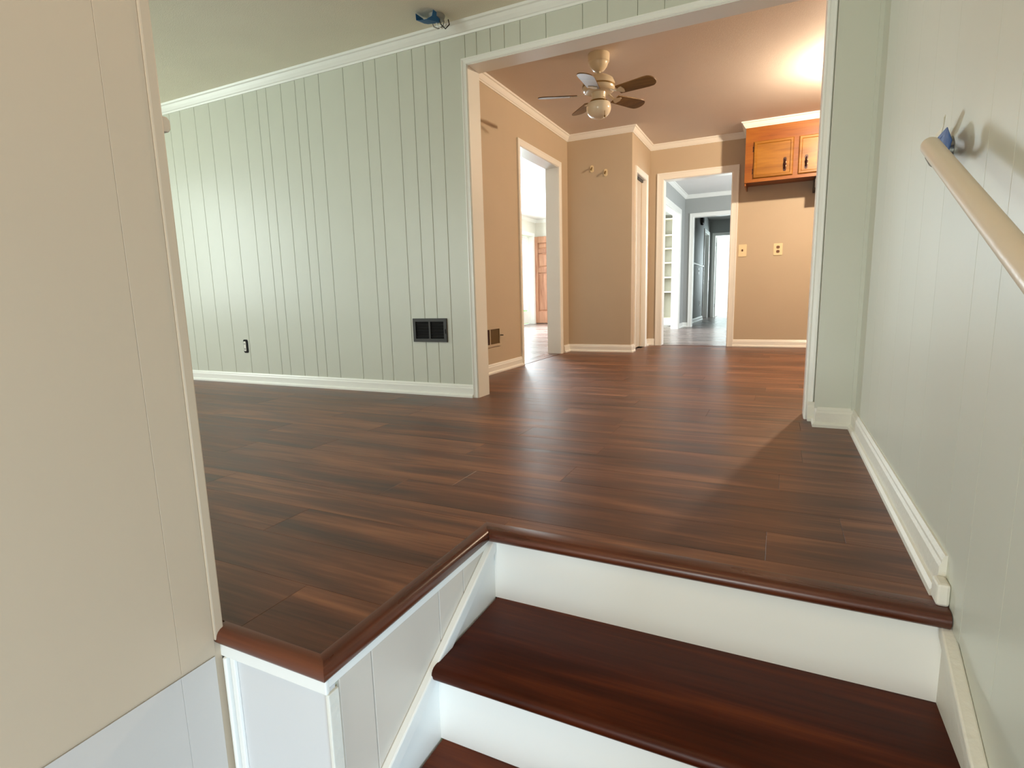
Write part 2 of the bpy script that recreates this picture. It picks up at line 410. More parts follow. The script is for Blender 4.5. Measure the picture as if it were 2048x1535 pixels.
# closet sliding door, slightly open at the near side
d4 = struct(box('door_4', (CX-0.085, CX-0.05, 6.665, CD1+0.001, 0.01, CDZ-0.03), 'greige', bevel=0.002), 'tan sliding closet door left slightly open')
box('door_track', (CX-0.10, CX-0.035, CD0, CD1, CDZ-0.03, CDZ), 'black_metal', d4)

# ------------------------------------------------------------------ rooms beyond
DZL = 1.985
OPY0, OPY1 = 7.6, 10.40                       # opening between back room and living room
lv = MB()
DL0, DL1 = 11.28, 12.22                      # front doorway in the living room's left wall
lv.box(LXW-0.15, LXW, YGB, 8.4, 0, KZ); lv.box(LXW-0.15, LXW, 10.8, DL0, 0, KZ); lv.box(LXW-0.15, LXW, DL1, LY+0.15, 0, KZ)
lv.box(LXW-0.15, LXW, 8.4, 10.8, 0, 0.55); lv.box(LXW-0.15, LXW, 8.4, 10.8, 2.15, KZ); lv.box(LXW-0.15, LXW, DL0, DL1, 2.05, KZ)
struct(lv.build('wall_living_left', 'cream_wall'), 'bright living room wall holding the front doorway')
struct(box('wall_living_back', (LXW, HX-0.12, LY, LY+0.15, 0, KZ), 'cream_wall'), 'living room back wall behind the open wooden door')
struct(box('wall_living_front', (LXW-0.15, KX-0.15, YGB, YGB+0.1, 0, KZ), 'cream_wall'), 'living room wall towards the den')
struct(MB().box(LXW-0.15, KX-0.15, YGB, LY+0.15, KZ, KZ+0.1).box(KX-0.15, HX-0.12, KY+0.13, LY+0.15, KZ, KZ+0.1).build('ceiling_living_room', 'white_ceiling'), 'white ceiling of the bright living room')
window('window_3', 0, LXW-0.08, 8.4, 10.8, 0.55, 2.15, 2, 3)
hw = MB()
hw.box(HX-0.12, HX, KY+0.13, OPY0, 0, KZ); hw.box(HX-0.12, HX, OPY1, HY+0.12, 0, KZ); hw.box(HX-0.12, HX, OPY0, OPY1, 2.02, KZ); hw.box(HX-0.12, HX, HY+0.12, LY+0.15, 0, KZ)
struct(hw.build('wall_back_room_left', 'hall_grey'), 'grey wall with a white cased opening towards the bookshelves')
HD0, HD1, HDZ = -1.487, -0.60, 2.035
hb = MB()
hb.box(HX, HD0, HY, HY+0.12, 0, KZ); hb.box(HD1, 1.65, HY, HY+0.12, 0, KZ); hb.box(HD0, HD1, HY, HY+0.12, HDZ, KZ)
struct(hb.build('wall_back_room_back', 'hall_grey'), 'grey wall with the white framed doorway into the dim hall')
struct(MB().box(1.5, 1.65, KY+0.13, 8.5, 0, KZ).box(1.5, 1.65, 9.9, HY, 0, KZ).box(1.5, 1.65, 8.5, 9.9, 0, 0.75).box(1.5, 1.65, 8.5, 9.9, 2.05, KZ).build('wall_back_room_right', 'hall_grey'), 'right wall of the back room with a window')
window('window_4', 0, 1.58, 8.5, 9.9, 0.75, 2.05, 2, 2)
struct(box('ceiling_back_room', (HX-0.12, 1.65, KY+0.13, HY+0.12, KZ, KZ+0.1), 'white_ceiling'), 'white ceiling of the back room')
# dim hall
HE = 15.15
HA0, HA1 = 14.05, 14.95                      # side doorway on hall's left
hh = MB()
hh.box(HX-0.12, HX, LY+0.15, HA0, 0, KZ); hh.box(HX-0.12, HX, HA1, HE, 0, KZ); hh.box(HX-0.12, HX, HA0, HA1, 2.06, KZ)
wall_hall = struct(hh.build('wall_hall_left', 'hall_grey'), 'dim bluish grey hall wall with dado rail')
ED0, ED1, EDZ = -1.51, -0.72, 2.05
he = MB()
he.box(HX-0.12, ED0, HE, HE+0.12, 0, KZ); he.box(ED1, 0.3, HE, HE+0.12, 0, KZ); he.box(ED0, ED1, HE, HE+0.12, EDZ, KZ)
struct(he.build('wall_hall_end', 'hall_grey'), 'far end wall of the hall with an open doorway')
struct(box('wall_hall_right', (-0.45, -0.33, HY+0.12, HE, 0, KZ), 'hall_grey'), 'right wall of the hall')
struct(box('ceiling_hall', (-2.9, 0.3, HY+0.12, 19.2, KZ, KZ+0.1), 'hall_grey'), 'ceiling of the dim hall')
fa = MB()
fa.box(-1.77, -1.67, HE+0.12, 19.0, 0, KZ); fa.box(-1.77, 0.3, 18.9, 19.1, 0, KZ)
fa.box(0.15, 0.3, HE+0.12, 16.2, 0, KZ); fa.box(0.15, 0.3, 17.6, 18.9, 0, KZ); fa.box(0.15, 0.3, 16.2, 17.6, 0, 0.75); fa.box(0.15, 0.3, 16.2, 17.6, 2.0, KZ)
struct(fa.build('wall_far_room', 'white_ceiling'), 'pale bluish walls of the bright far room')
struct(MB().box(-2.9, -2.8, 13.4, HE+0.12, 0, KZ).box(-2.8, HX-0.12, 13.4, 13.5, 0, KZ).box(-2.8, HX-0.12, HE, HE+0.12, 0, KZ).build('wall_side_room', 'white_ceiling'), 'pale walls of the side room off the hall')
struct(MB().box(-2.9, HX-0.3, 13.4, HE+0.12, -0.25, 0).build('floor_side_room', 'floor_far_glare'), 'floor of the side room off the hall')
# ground outside
struct(MB().box(-60, 60, -60, 80, LOW-0.6, LOW-0.4).build('ground', 'lawn'), 'lawn outside the house')
struct(MB().box(-9, LXW-0.15, 10.6, 12.9, -0.6, -0.05).build('porch_slab', 'concrete'), 'porch slab outside the front door')

# ------------------------------------------------------------------ trim
base_p = [(0, 0), (0.026, 0), (0.026, 0.012), (0.020, 0.02), (0.014, 0.022), (0.014, 0.062), (0.010, 0.070), (0.010, 0.076), (0.005, 0.086), (0, 0.086)]
crown_p = [(0, -0.066), (0.008, -0.066), (0.012, -0.056), (0.018, -0.052), (0.030, -0.034), (0.040, -0.016), (0.050, -0.012), (0.056, 0), (0, 0)]
NT = [0]
def trim(path, nrm, prof, mat='white_trim', name=None, label=None):
    v, f = sweep(path, nrm, prof)
    if not name: NT[0] += 1; name = 'trim_%d' % NT[0]
    return struct(obj(name, v, f, mat), label)
Z = (0, 0, 1)
trim([(-6.2, YG, 0), (OX0-0.036, YG, 0)], Z, base_p, name='baseboard_back', label='glossy white baseboard under the green boards')
trim([(0.16, YG-0.03, 0), (0.203, YG-0.03, 0), (0.203, 3.004, 0), (XR, 3.004, 0), (XR, YS+0.05, 0)], Z, [(u, v*1.12) for u, v in base_p], 'white_rough', 'baseboard_right', 'white baseboard stepping round the chase along the right wall')
box('end_block', (XR-0.024, XR, YS+0.005, YS+0.052, 0.0, 0.05), 'white_rough', bpy.data.objects['baseboard_right'], bevel=0.006)
trim([(-6.2, YG, DZ), (XR, YG, DZ)], Z, crown_p, label='white crown moulding above the green boards')
# kitchen crown runs round the closet block and over the cabinet
CBX, CBY, CBZ0, CBZ1 = -0.392, 6.72, 1.818, 2.40
trim([(KX, YGB, KZ), (KX, CY, KZ), (CX, CY, KZ), (CX, KY, KZ), (CBX, KY, KZ), (CBX, CBY, KZ), (2.6, CBY, KZ)], Z, [(u*0.9, v*0.95) for u, v in crown_p], label='cream crown moulding round the kitchen ceiling')
trim([(KX, YGB, 0), (KX, DK0-0.055, 0)], Z, base_p, name='baseboard_kitchen_left', label='peach lit baseboard under the kitchen vent')
trim([(KX, DK1+0.115, 0), (KX, CY, 0), (CX, CY, 0), (CX, CD0-0.055, 0)], Z, base_p, name='baseboard_closet', label='baseboard round the closet block')
trim([(CX, CD1+0.06, 0), (CX, KY, 0), (BD0-0.085, KY, 0)], Z, base_p, name='baseboard_corner', label='short baseboard between closet and back doorway')
trim([(BD1+0.067, KY, 0), (2.6, KY, 0)], Z, base_p, name='baseboard_kitchen_back', label='cream baseboard on the kitchen back wall')
def casing(path, nrm, w, t, mat='white_trim', label=None, name=None):
    # path runs up, across and down so that the casing lies outside the opening (right of travel seen against nrm reversed)
    p = [(0, 0), (0, t*0.55), (w*0.15, t*0.8), (w*0.3, t*0.7), (w*0.7, t*0.8), (w*0.85, t), (w, t), (w, 0)]
    return trim(path, nrm, p, mat, name, label)
def uncase(axis, c, a0, a1, z1, sign, w, t, label, mat='white_trim', z0=0):
    """casing round an opening; axis 0: wall in plane x=c, opening along y; axis 1: plane y=c, opening along x; sign: side the casing faces"""
    n = [0, 0, 0]; n[axis] = sign
    if axis == 1: P = [(a0, c, z0), (a0, c, z1), (a1, c, z1), (a1, c, z0)]
    else: P = [(c, a0, z0), (c, a0, z1), (c, a1, z1), (c, a1, z0)]
    # outward must be away from the opening: check first leg
    d = Vector((0, 0, 1)).cross(Vector(n)); out = -1
    if (d.x if axis == 1 else d.y)*out < 0: P = P[::-1]
    d = (Vector(P[1])-Vector(P[0])).normalized().cross(Vector(n))
    inside = Vector(((a0+a1)/2, c, 0)) if axis == 1 else Vector((c, (a0+a1)/2, 0))
    o = Vector(P[0])-inside; o.z = 0
    if d.dot(o) < 0: P = P[::-1]
    return casing(P, n, w, t, mat, label)
def jamb(axis, c0, c1, a0, a1, z1, name, label, t=0.012, mat='white_trim'):
    m = MB(); a0 += 0.003; a1 -= 0.003; z1 -= 0.003; t = 0.010
    if axis == 1: m.box(a0-t, a0, c0, c1, 0, z1); m.box(a1, a1+t, c0, c1, 0, z1); m.box(a0-t, a1+t, c0, c1, z1, z1+t)
    else: m.box(c0, c1, a0-t, a0, 0, z1); m.box(c0, c1, a1, a1+t, 0, z1); m.box(c0, c1, a0-t, a1+t, z1, z1+t)
    return struct(m.build(name, mat), label)
def njamb(*a, **k):
    NT[0] += 1; return jamb(*a[:-1], 'trim_%d' % NT[0], a[-1], **k)
njamb(1, YG-0.004, YGB+0.004, OX0, OX1, OZ, 'white jamb lining of the wide kitchen opening')
uncase(1, YG, OX0, OX1, OZ, -1, 0.036, 0.016, 'white casing round the wide kitchen opening')
trim([(0.196, 3.045, 0.09), (0.196, 3.045, DZ)], (0, -1, 0), [(-0.012, 0), (-0.012, 0.04), (0.007, 0.04), (0.007, 0)], 'sage', label='slim sage painted corner bead beside the opening')
trim([(XR-0.016, 3.004, 0.09), (XR-0.016, 3.004, DZ)], (0, -1, 0), [(-0.0, 0), (-0.0, 0.012), (0.016, 0.012), (0.016, 0)], 'sage', label='sage painted strip in the right corner')
njamb(0, KX-0.152, KX+0.002, DK0, DK1, DKZ, 'white jamb lining of the living room doorway')
uncase(0, KX, DK0, DK1, DKZ, 1, 0.058, 0.018, 'casing round the living room doorway')
njamb(0, CX-0.10, CX+0.002, CD0, CD1, CDZ, 'jamb lining of the closet doorway')
uncase(0, CX, CD0, CD1, CDZ, 1, 0.058, 0.016, 'casing round the narrow closet doorway')
njamb(1, KY-0.002, KY+0.132, BD0, BD1, BDZ, 'jamb lining of the back doorway')
uncase(1, KY, BD0, BD1, BDZ, -1, 0.078, 0.018, 'peach lit casing round the kitchen back doorway')
njamb(0, HX-0.122, HX+0.002, OPY0, OPY1, 2.02, 'white jamb lining of the opening towards bookshelves')
uncase(0, HX, OPY0, OPY1, 2.02, 1, 0.10, 0.02, 'broad white casing of the opening towards bookshelves')
njamb(1, HY-0.002, HY+0.122, HD0, HD1, HDZ, 'white jamb lining of the hall doorway')
uncase(1, HY, HD0, HD1, HDZ, -1, 0.07, 0.02, 'white casing of the hall doorway')
njamb(0, HX-0.122, HX+0.002, HA0, HA1, 2.06, 'white jamb of the side door in the dim hall')
uncase(0, HX, HA0, HA1, 2.06, 1, 0.07, 0.02, 'white casing of the side door in the dim hall')
njamb(1, HE-0.002, HE+0.122, ED0, ED1, EDZ, 'white jamb at the far end of the hall')
uncase(1, HE, ED0, ED1, EDZ, -1, 0.07, 0.02, 'white casing at the far end of the hall')
njamb(0, LXW-0.152, LXW+0.002, DL0, DL1, 2.05, 'white jamb lining of the front doorway')
uncase(0, LXW, DL0, DL1, 2.05, 1, 0.075, 0.018, 'white casing round the front doorway')
trim([(HX, KY+0.13, KZ), (HX, HY, KZ), (1.5, HY, KZ)], Z, crown_p, label='white crown moulding in the back room')
trim([(LXW, YGB+0.1, KZ), (LXW, LY, KZ), (HX-0.12, LY, KZ)], Z, crown_p, label='white crown moulding in the living room')
trim([(HX, OPY1+0.10, 0), (HX, HY, 0), (HD0-0.07, HY, 0)], Z, base_p, name='baseboard_back_room', label='white baseboard in the corner of the back room')
trim([(HX, HY+0.12, 0), (HX, HA0-0.07, 0)], Z, base_p, name='baseboard_hall', label='white baseboard along the dim hall')
trim([(-1.67, HE+0.12, 0), (-1.67, 18.9, 0), (0.15, 18.9, 0)], Z, base_p, name='baseboard_far_room', label='white baseboard in the bright far room')
trim([(LXW, 5.0, 0), (LXW, DL0-0.075, 0)], Z, base_p, name='baseboard_living_left', label='white baseboard of the living room')
trim([(HX, HY+0.12, 1.24), (HX, HA0-0.07, 1.24)], Z, [(0, 0), (0.02, 0), (0.024, 0.02), (0.014, 0.035), (0, 0.035)], label='pale dado rail along the dim hall')

NT[0] += 1; struct(box('trim_%d' % NT[0], (KX-0.151, KX+0.012, DK0, DK1, -0.012, 0.003), 'nosing_y'), 'dark threshold strip in the living room doorway')
NT[0] += 1; struct(box('trim_%d' % NT[0], (BD0, BD1, KY-0.002, KY+0.131, -0.012, 0.003), 'nosing_x'), 'dark threshold strip in the kitchen back doorway')

# ------------------------------------------------------------------ staircase
TR, RI = 0.315, 0.218
st = thing('staircase', (XR-0.5, 0.6, LOW), 'dark brown wooden stairs with white risers going down', 'stairs')
SX0, SX1 = -0.722, 0.345
def nosing_poly(y0, y1, z, t=0.036, r=0.017):
    """tread section in (y,z): bullnose at the low-y end"""
    pts = [(y1, z), (y1, z-t)]
    for k in range(9):
        a = -math.pi/2-math.pi*k/8
        pts.append((y0+t/2+math.cos(a)*t/2, z-t/2+math.sin(a)*t/2))
    return pts[:2]+pts[2:]
nst = 5
for i in range(nst):
    z1 = -RI*i; z0 = -RI*(i+1); y = YS-TR*i
    v, f = prism([(y, max(z0, LOW)), (y+0.018, max(z0, LOW)), (y+0.018, z1-0.034), (y, z1-0.034)], 0, SX0, SX1)
    obj('riser', v, f, 'white_trim', st)
    if i < nst-1:
        v, f = prism(nosing_poly(y-TR-0.036, y+0.0, z0), 0, SX0+0.006, SX1)
        obj('tread', v, f, 'tread_wood', st, smooth=True)
# landing nosing: left strip, step strip mitred at the inner corner, and the front edge
def bull(w, t=0.036, r=0.018):
    p = [(0, -t), (0, 0.0010), (0.004, 0.0016), (w-r, 0.0016)]
    for k in range(1, 8):
        a = math.pi/2-math.pi*k/8
        p.append((w-r+math.cos(a)*r, -t/2+0.0008+math.sin(a)*(t/2+0.0008)))
    p.append((w-r, -t))
    return p
W1, W2, W3 = 0.040, 0.058, 0.034
def strip(ends, mat):
    k = len(ends[0]); v = ends[0]+ends[1]
    f = [tuple(range(k-1, -1, -1)), tuple(range(k, 2*k))]+[(j, (j+1) % k, (j+1) % k+k, j+k) for j in range(k)]
    return obj('nosing', v, f, mat, st, smooth=True)
b1, b2, b3 = bull(W1), bull(W2), bull(W3)
corner = [(XI+u1, YI-u2, z) for (u1, z), (u2, _) in zip(b1, b2)]
front = [(XI+u1, YL+0.015-u3, z) for (u1, z), (u3, _) in zip(b1, b3)]
strip([front, corner], 'nosing_y')
strip([corner, [(XR-0.002, YI-u, z) for u, z in b2]], 'nosing_x')
strip([[(XL-0.010, YL+0.015-u, z) for u, z in b3], front], 'nosing_x')
# apron below the floor: front panel, side boards, stringers
fp = MB(); fp.box(XL-0.02, XS, YL+0.004, YL+0.02, LOW, -0.034)
obj('front_panel', fp.v, fp.f, 'panel_white', st)
box('top_rail', (XL-0.012, XS+0.004, YL-0.006, YL+0.004, -0.066, -0.034), 'white_trim', st, bevel=0.003)
box('corner_stile', (XL+0.001, XL+0.011, YL-0.010, YL+0.004, LOW, -0.066), 'white_trim', st, bevel=0.003)
box('corner_stile', (XL+0.016, XL+0.030, YL-0.004, YL+0.004, LOW, -0.066), 'white_trim', st, bevel=0.002)
box('corner_stile', (XS-0.003, XS+0.006, YL-0.003, YL+0.024, LOW, -0.066), 'white_rough', st, bevel=0.002)
bk = [YL+0.030, 0.803, 1.058, 1.177, YS]
box('side_backing', (XS-0.02, XS-0.004, YL+0.02, YS+0.01, LOW, -0.034), 'sage_groove', st)
for a, b in zip(bk, bk[1:]): vboard('side_board', 1, a, b, LOW, -0.054, XS+0.001, XS-0.004, 'side_white', st, g=0.0012, c=0.0015)
box('top_rail', (XS-0.004, XS+0.003, YL+0.004, YS, -0.055, -0.034), 'white_trim', st, bevel=0.002)
def cap_z(y): return -0.050+0.605*(y-1.315)
ya = YL-0.02
v, f = prism([(YS, cap_z(YS)-0.01), (YS, -0.6), (ya, -0.95), (ya, cap_z(ya))], 0, XS+0.001, XS+0.013); obj('stringer', v, f, 'white_trim', st)
v, f = prism([(YS, cap_z(YS)+0.010), (YS, cap_z(YS)-0.032), (ya, cap_z(ya)-0.024), (ya, cap_z(ya)+0.022)], 0, XS+0.001, XS+0.022); obj('stringer_cap', v, f, 'white_trim', st, bevel=0.004)
def cap_r(y): return -0.045+0.47*(y-1.30)
v, f = prism([(YS, -0.05), (YS, -0.6), (0.47, -0.9), (0.47, cap_r(0.47))], 0, XR-0.007, XR+0.008); obj('stringer', v, f, 'white_rough', st)
v, f = prism([(YS-0.01, cap_r(YS)), (YS-0.01, cap_r(YS)-0.03), (0.47, cap_r(0.47)-0.05), (0.47, cap_r(0.47))], 0, XR-0.018, XR+0.008); obj('stringer_cap', v, f, 'white_rough', st, bevel=0.004)

# ------------------------------------------------------------------ handrail with tape
RX = 0.283
def rail_pt(y): return Vector((RX, y, 0.985-0.46*(1.57-y)))
hr = thing('handrail', (RX, 0.6, rail_pt(0.6).z), 'cream painted round handrail on the right wall', 'handrail')
d = (rail_pt(1.57)-rail_pt(0)).normalized()
P = [rail_pt(0.50), rail_pt(0.6), rail_pt(0.8), rail_pt(1.2), rail_pt(1.53)]; R_ = [0.0185]*5
for k in (30, 60, 80, 89): P.append(rail_pt(1.53)+d*0.018*math.sin(math.radians(k))); R_.append(0.0185*math.cos(math.radians(k))**0.6)
v, f = tube(P, R_, 20); obj('rail', v, f, 'rail_paint', hr, smooth=True)
for yb, dy in ((1.53, 0.16), (0.66, 0.02)):
    b = rail_pt(yb)
    v, f = tube([(XR-0.001, yb+dy, b.z+0.015), (XR-0.022, yb+dy, b.z+0.015), (XR-0.036, yb+dy*0.8, b.z), (RX+0.014, yb+dy*0.2, b.z-0.03), (RX, yb, b.z-0.020)], [0.011, 0.010, 0.009, 0.009, 0.009], 10)
    br = obj('bracket', v, f, 'steel', hr, smooth=True)
    v, f = tube([(XR-0.0005, yb+dy, b.z+0.015), (XR-0.010, yb+dy, b.z+0.015)], [0.034, 0.026], 18); obj('rosette', v, f, 'steel', br, smooth=True)
def ribbon(name, pts, wvec, th, mat, parent=None):
    """crumpled strip: pts centre line, wvec half width vectors"""
    v = []; f = []
    n = len(pts)
    for i, p in enumerate(pts):
        p = Vector(p); w = Vector(wvec[i]); t = (Vector(pts[min(i+1, n-1)])-Vector(pts[max(i-1, 0)])).normalized(); nn = t.cross(w).normalized()*th
        v += [tuple(p-w), tuple(p+w), tuple(p+w+nn), tuple(p-w+nn)]
    for i in range(n-1):
        for j in range(4): k = (j+1) % 4; f.append((i*4+j, i*4+k, i*4+4+k, i*4+4+j))
    f += [(3, 2, 1, 0), tuple((n-1)*4+j for j in range(4))]
    return obj(name, v, f, mat, parent)
tape = tag(ribbon('painters_tape', [(0.318, 1.680, 1.000), (0.316, 1.640, 0.994), (0.320, 1.600, 0.986), (0.317, 1.570, 0.976), (0.322, 1.548, 0.966)],
    [(0.002, 0.006, 0.004), (0.003, 0.004, 0.014), (0.002, -0.012, 0.028), (0.004, -0.006, 0.022), (0.002, 0.0, 0.012)], 0.0015, 'tape_blue'), 'crumpled blue masking tape stuck beside the handrail end', 'tape')
sc_ = tag(ribbon('paper_scrap', [(0.322, 1.760, 1.004), (0.326, 1.715, 1.020), (0.331, 1.680, 1.024), (0.329, 1.655, 1.040), (0.326, 1.640, 1.050)],
    [(0.002, 0.004, 0.006), (0.003, 0.004, 0.011), (0.002, 0.002, 0.012), (0.002, 0.006, 0.010), (0.002, 0.004, 0.004)], 0.0015, 'paper'), 'torn cream paper flap curling above the blue tape', 'paper scrap')

# ------------------------------------------------------------------ den details
vx0, vx1, vz0, vz1 = -2.287, -2.013, 0.372, 0.533
vt = thing('wall_vent', ((vx0+vx1)/2, YG-0.001, vz0), 'black two section air vent in the green board wall', 'vent')
m = MB(); t = 0.022; yb, yf = YG-0.001, YG-0.012
m.box(vx0, vx1, yf, yb, vz0, vz0+t); m.box(vx0, vx1, yf, yb, vz1-t, vz1); m.box(vx0, vx0+t, yf, yb, vz0+t, vz1-t); m.box(vx1-t, vx1, yf, yb, vz0+t, vz1-t)
m.build('frame', 'grille_metal', vt)
xm = (vx0+vx1)/2; box('divider', (xm-0.007, xm+0.007, yf+0.001, yb, vz0+t, vz1-t), 'grille_metal', vt)
box('duct_shade_plate', (vx0+t, vx1-t, yb-0.002, yb, vz0+t, vz1-t), 'void', vt)  # black plate on the wall paints the dark inside of the duct
for s in range(6):
    z = vz0+t+(vz1-vz0-2*t)*(s+0.5)/6
    for a, b in ((vx0+t, xm-0.007), (xm+0.007, vx1-t)):
        v, f = prism([(yb-0.002, z-0.006), (yb-0.007, z+0.004), (yb-0.006, z+0.005), (yb-0.001, z-0.005)], 0, a, b); obj('louvre', v, f, 'void', vt)
box('lever', (vx1-0.017, vx1-0.009, yf-0.006, yf, 0.43, 0.46), 'black_metal', vt)
ox, oz0, oz1 = -4.01, 0.256, 0.368
ot = thing('bare_outlet', (ox, YG-0.001, oz0), 'bare outlet box without cover plate in the green board wall', 'outlet')
def rrect(cx, cz, w, h, r, n=5):
    p = []
    for (sx, sz, a0) in ((1, 1, 0), (-1, 1, 90), (-1, -1, 180), (1, -1, 270)):
        for k in range(n+1):
            a = math.radians(a0+90*k/n); p.append((cx+sx*(w/2-r)+r*math.cos(a), cz+sz*(h/2-r)+r*math.sin(a)))
    return p
v, f = prism(rrect(ox, (oz0+oz1)/2, 0.054, 0.112, 0.014), 1, YG-0.003, YG-0.001); obj('box_shade_plate', v, f, 'void', ot)  # thin black plate, the hole's shade as colour
v, f = prism(rrect(ox-0.006, (oz0+oz1)/2, 0.026, 0.082, 0.008), 1, YG-0.008, YG-0.003); rc = obj('receptacle', v, f, 'white_rough', ot)
for z in (oz0+0.034, oz1-0.036):
    for q in (-0.005, 0.005): box('slot', (ox-0.006+q-0.0015, ox-0.006+q+0.0015, YG-0.009, YG-0.008, z-0.006, z+0.006), 'void', rc)
# ceiling box with tape
BXC, BYC = -1.905, 2.985
cb = thing('ceiling_box', (BXC, BYC, DZ-0.07), 'blue taped alarm base with loose wires hanging under den ceiling', 'ceiling box')
v, f = lathe([(0.030, DZ-0.024), (0.046, DZ-0.021), (0.052, DZ-0.001)], (BXC+0.01, BYC+0.02), 24); obj('base', v, f, 'wire_grey', cb, smooth=True)
ribbon('tape', [(BXC-0.075, BYC-0.03, DZ-0.004), (BXC-0.070, BYC-0.03, DZ-0.036), (BXC-0.045, BYC-0.03, DZ-0.044), (BXC+0.0, BYC-0.025, DZ-0.046), (BXC+0.034, BYC-0.02, DZ-0.040), (BXC+0.040, BYC-0.02, DZ-0.004)],
       [(0.002, 0.036, 0.0), (0.002, 0.040, 0.006), (0, 0.044, 0.008), (0.0, 0.044, 0.006), (0.002, 0.040, -0.002), (0.0, 0.034, 0.0)], 0.002, 'tape_blue_ceiling', cb)
for q in range(3):
    v, f = tube([(BXC-0.02+q*0.026, BYC+0.01, DZ-0.022), (BXC-0.01+q*0.026, BYC+0.02, DZ-0.055), (BXC+0.012+q*0.026, BYC+0.03, DZ-0.066-0.006*q), (BXC+0.036+q*0.022, BYC+0.05, DZ-0.05), (BXC+0.040+q*0.015, BYC+0.055, DZ-0.02)], 0.0035, 8)
    obj('wire', v, f, ('wire_grey', 'white_trim', 'black_metal')[q], cb, smooth=True)
# small strike bracket on the stairwell corner
v, f = prism([(YL-0.004, 0.978), (YL+0.010, 0.980), (YL+0.014, 0.986), (YL+0.014, 1.000), (YL+0.009, 1.006), (YL-0.004, 1.006)], 0, XL-0.02, XL+0.002)
tag(obj('catch_bracket', v, f, 'stairwell', None, bevel=0.002), 'small painted catch on the edge of the stairwell wall', 'bracket')

# ------------------------------------------------------------------ kitchen things
cab = thing('wall_cabinet', (0.95, 6.92, CBZ0), 'honey orange wooden wall cabinet hung under kitchen ceiling', 'cabinet')
CX1 = 2.55
box('body', (CBX+0.016, CX1, CBY+0.018, KY-0.001, CBZ0+0.03, CBZ1-0.02), 'cabinet_wood', cab)
box('side_panel', (CBX, CBX+0.016, CBY+0.018, KY-0.001, CBZ0-0.03, CBZ1), 'cabinet_wood', cab, bevel=0.002)
DX = [(-0.300, 0.066), (0.131, 0.497), (0.562, 0.93), (0.995, 1.36)]
ff = MB(); zt, zb = 2.222, 1.862
ff.box(CBX, CX1, CBY, CBY+0.018, zt, CBZ1+0.02); ff.box(CBX, CX1, CBY, CBY+0.018, CBZ0, zb)
xs_ = [CBX]+[q for a in DX for q in a]+[CX1]
for a, b in zip(xs_[::2], xs_[1::2]): ff.box(a, b, CBY, CBY+0.018, zb, zt)
ff.build('face_frame', 'cabinet_wood', cab)
box('bottom_panel', (CBX+0.016, CX1, CBY+0.018, KY-0.001, CBZ0+0.022, CBZ0+0.03), 'cabinet_wood', cab)
def cab_door(x0, x1, hx, hside):
    z0, z1 = zb-0.008, zt+0.008; x0 -= 0.008; x1 += 0.008; y = CBY
    # raised slab with lipped edge: outer lip, then proud field
    m = MB(); r = 0.026
    def ring(xa, xb, za, zb_, ya): return [(xa, ya, za), (xb, ya, za), (xb, ya, zb_), (xa, ya, zb_)]
    rings = [ring(x0, x1, z0, z1, y+0.001), ring(x0, x1, z0, z1, y-0.010), ring(x0+0.008, x1-0.008, z0+0.008, z1-0.008, y-0.018), ring(x0+r, x1-r, z0+r, z1-r, y-0.018), ring(x0+r+0.006, x1-r-0.006, z0+r+0.006, z1-r-0.006, y-0.012)]
    v = [p for q in rings for p in q]; f = [(0, 1, 2, 3)]
    for i in range(4):
        for j in range(4): k = (j+1) % 4; f.append((i*4+k, i*4+j, i*4+4+j, i*4+4+k))
    f.append((19, 18, 17, 16))
    dr = obj('door', v, f, 'cabinet_door_wood', cab)
    # wrought handle: back plate with waisted outline, grip and studs
    hz0, hz1 = 1.898, 2.036
    pl = []
    N_ = 24
    for k in range(N_+1): t_ = k/N_; pl.append((hx+0.010+0.006*abs(math.sin(t_*math.pi*3)), hz0+(hz1-hz0)*t_))
    for k in range(N_, -1, -1): t_ = k/N_; pl.append((hx-0.010-0.006*abs(math.sin(t_*math.pi*3)), hz0+(hz1-hz0)*t_))
    v, f = prism(pl, 1, y-0.016, y-0.011); h = obj('handle', v, f, 'iron', dr)
    v, f = tube([(hx, y-0.014, hz0+0.02), (hx, y-0.034, hz0+0.035), (hx, y-0.040, (hz0+hz1)/2), (hx, y-0.034, hz1-0.035), (hx, y-0.014, hz1-0.02)], [0.005, 0.006, 0.0085, 0.006, 0.005], 10); obj('grip', v, f, 'iron', h, smooth=True)
    for z in (hz0+0.05, hz0+0.088):
        v, f = tube([(hx+0.012, y-0.012, z), (hx+0.012, y-0.020, z)], [0.006, 0.004], 10); obj('stud', v, f, 'ivory', h, smooth=True)
    for z in (z0+0.075, z1-0.075):
        xh = x0 if hside > 0 else x1
        v, f = prism([(xh-0.012*hside, z-0.024), (xh-0.002*hside, z-0.03), (xh+0.001*hside, z-0.01), (xh+0.001*hside, z+0.01), (xh-0.002*hside, z+0.03), (xh-0.012*hside, z+0.024), (xh-0.006*hside, z)], 1, y-0.006, y-0.0005)
        obj('hinge', v, f, 'iron', dr)
cab_door(*DX[0], -0.004, 1); cab_door(*DX[1], 0.196, -1); cab_door(*DX[2], 0.862, 1); cab_door(*DX[3], 1.063, -1)
# hood below the cabinet, mostly hidden behind the jamb
unit = tag(MB().box(0.285, 1.05, CBY+0.05, KY-0.001, 1.705, CBZ0+0.02).build('dark_unit', 'black_metal', bevel=0.006), 'dark edge of a hood just under the wall cabinet', 'unit')  # plain dark box under the cabinet

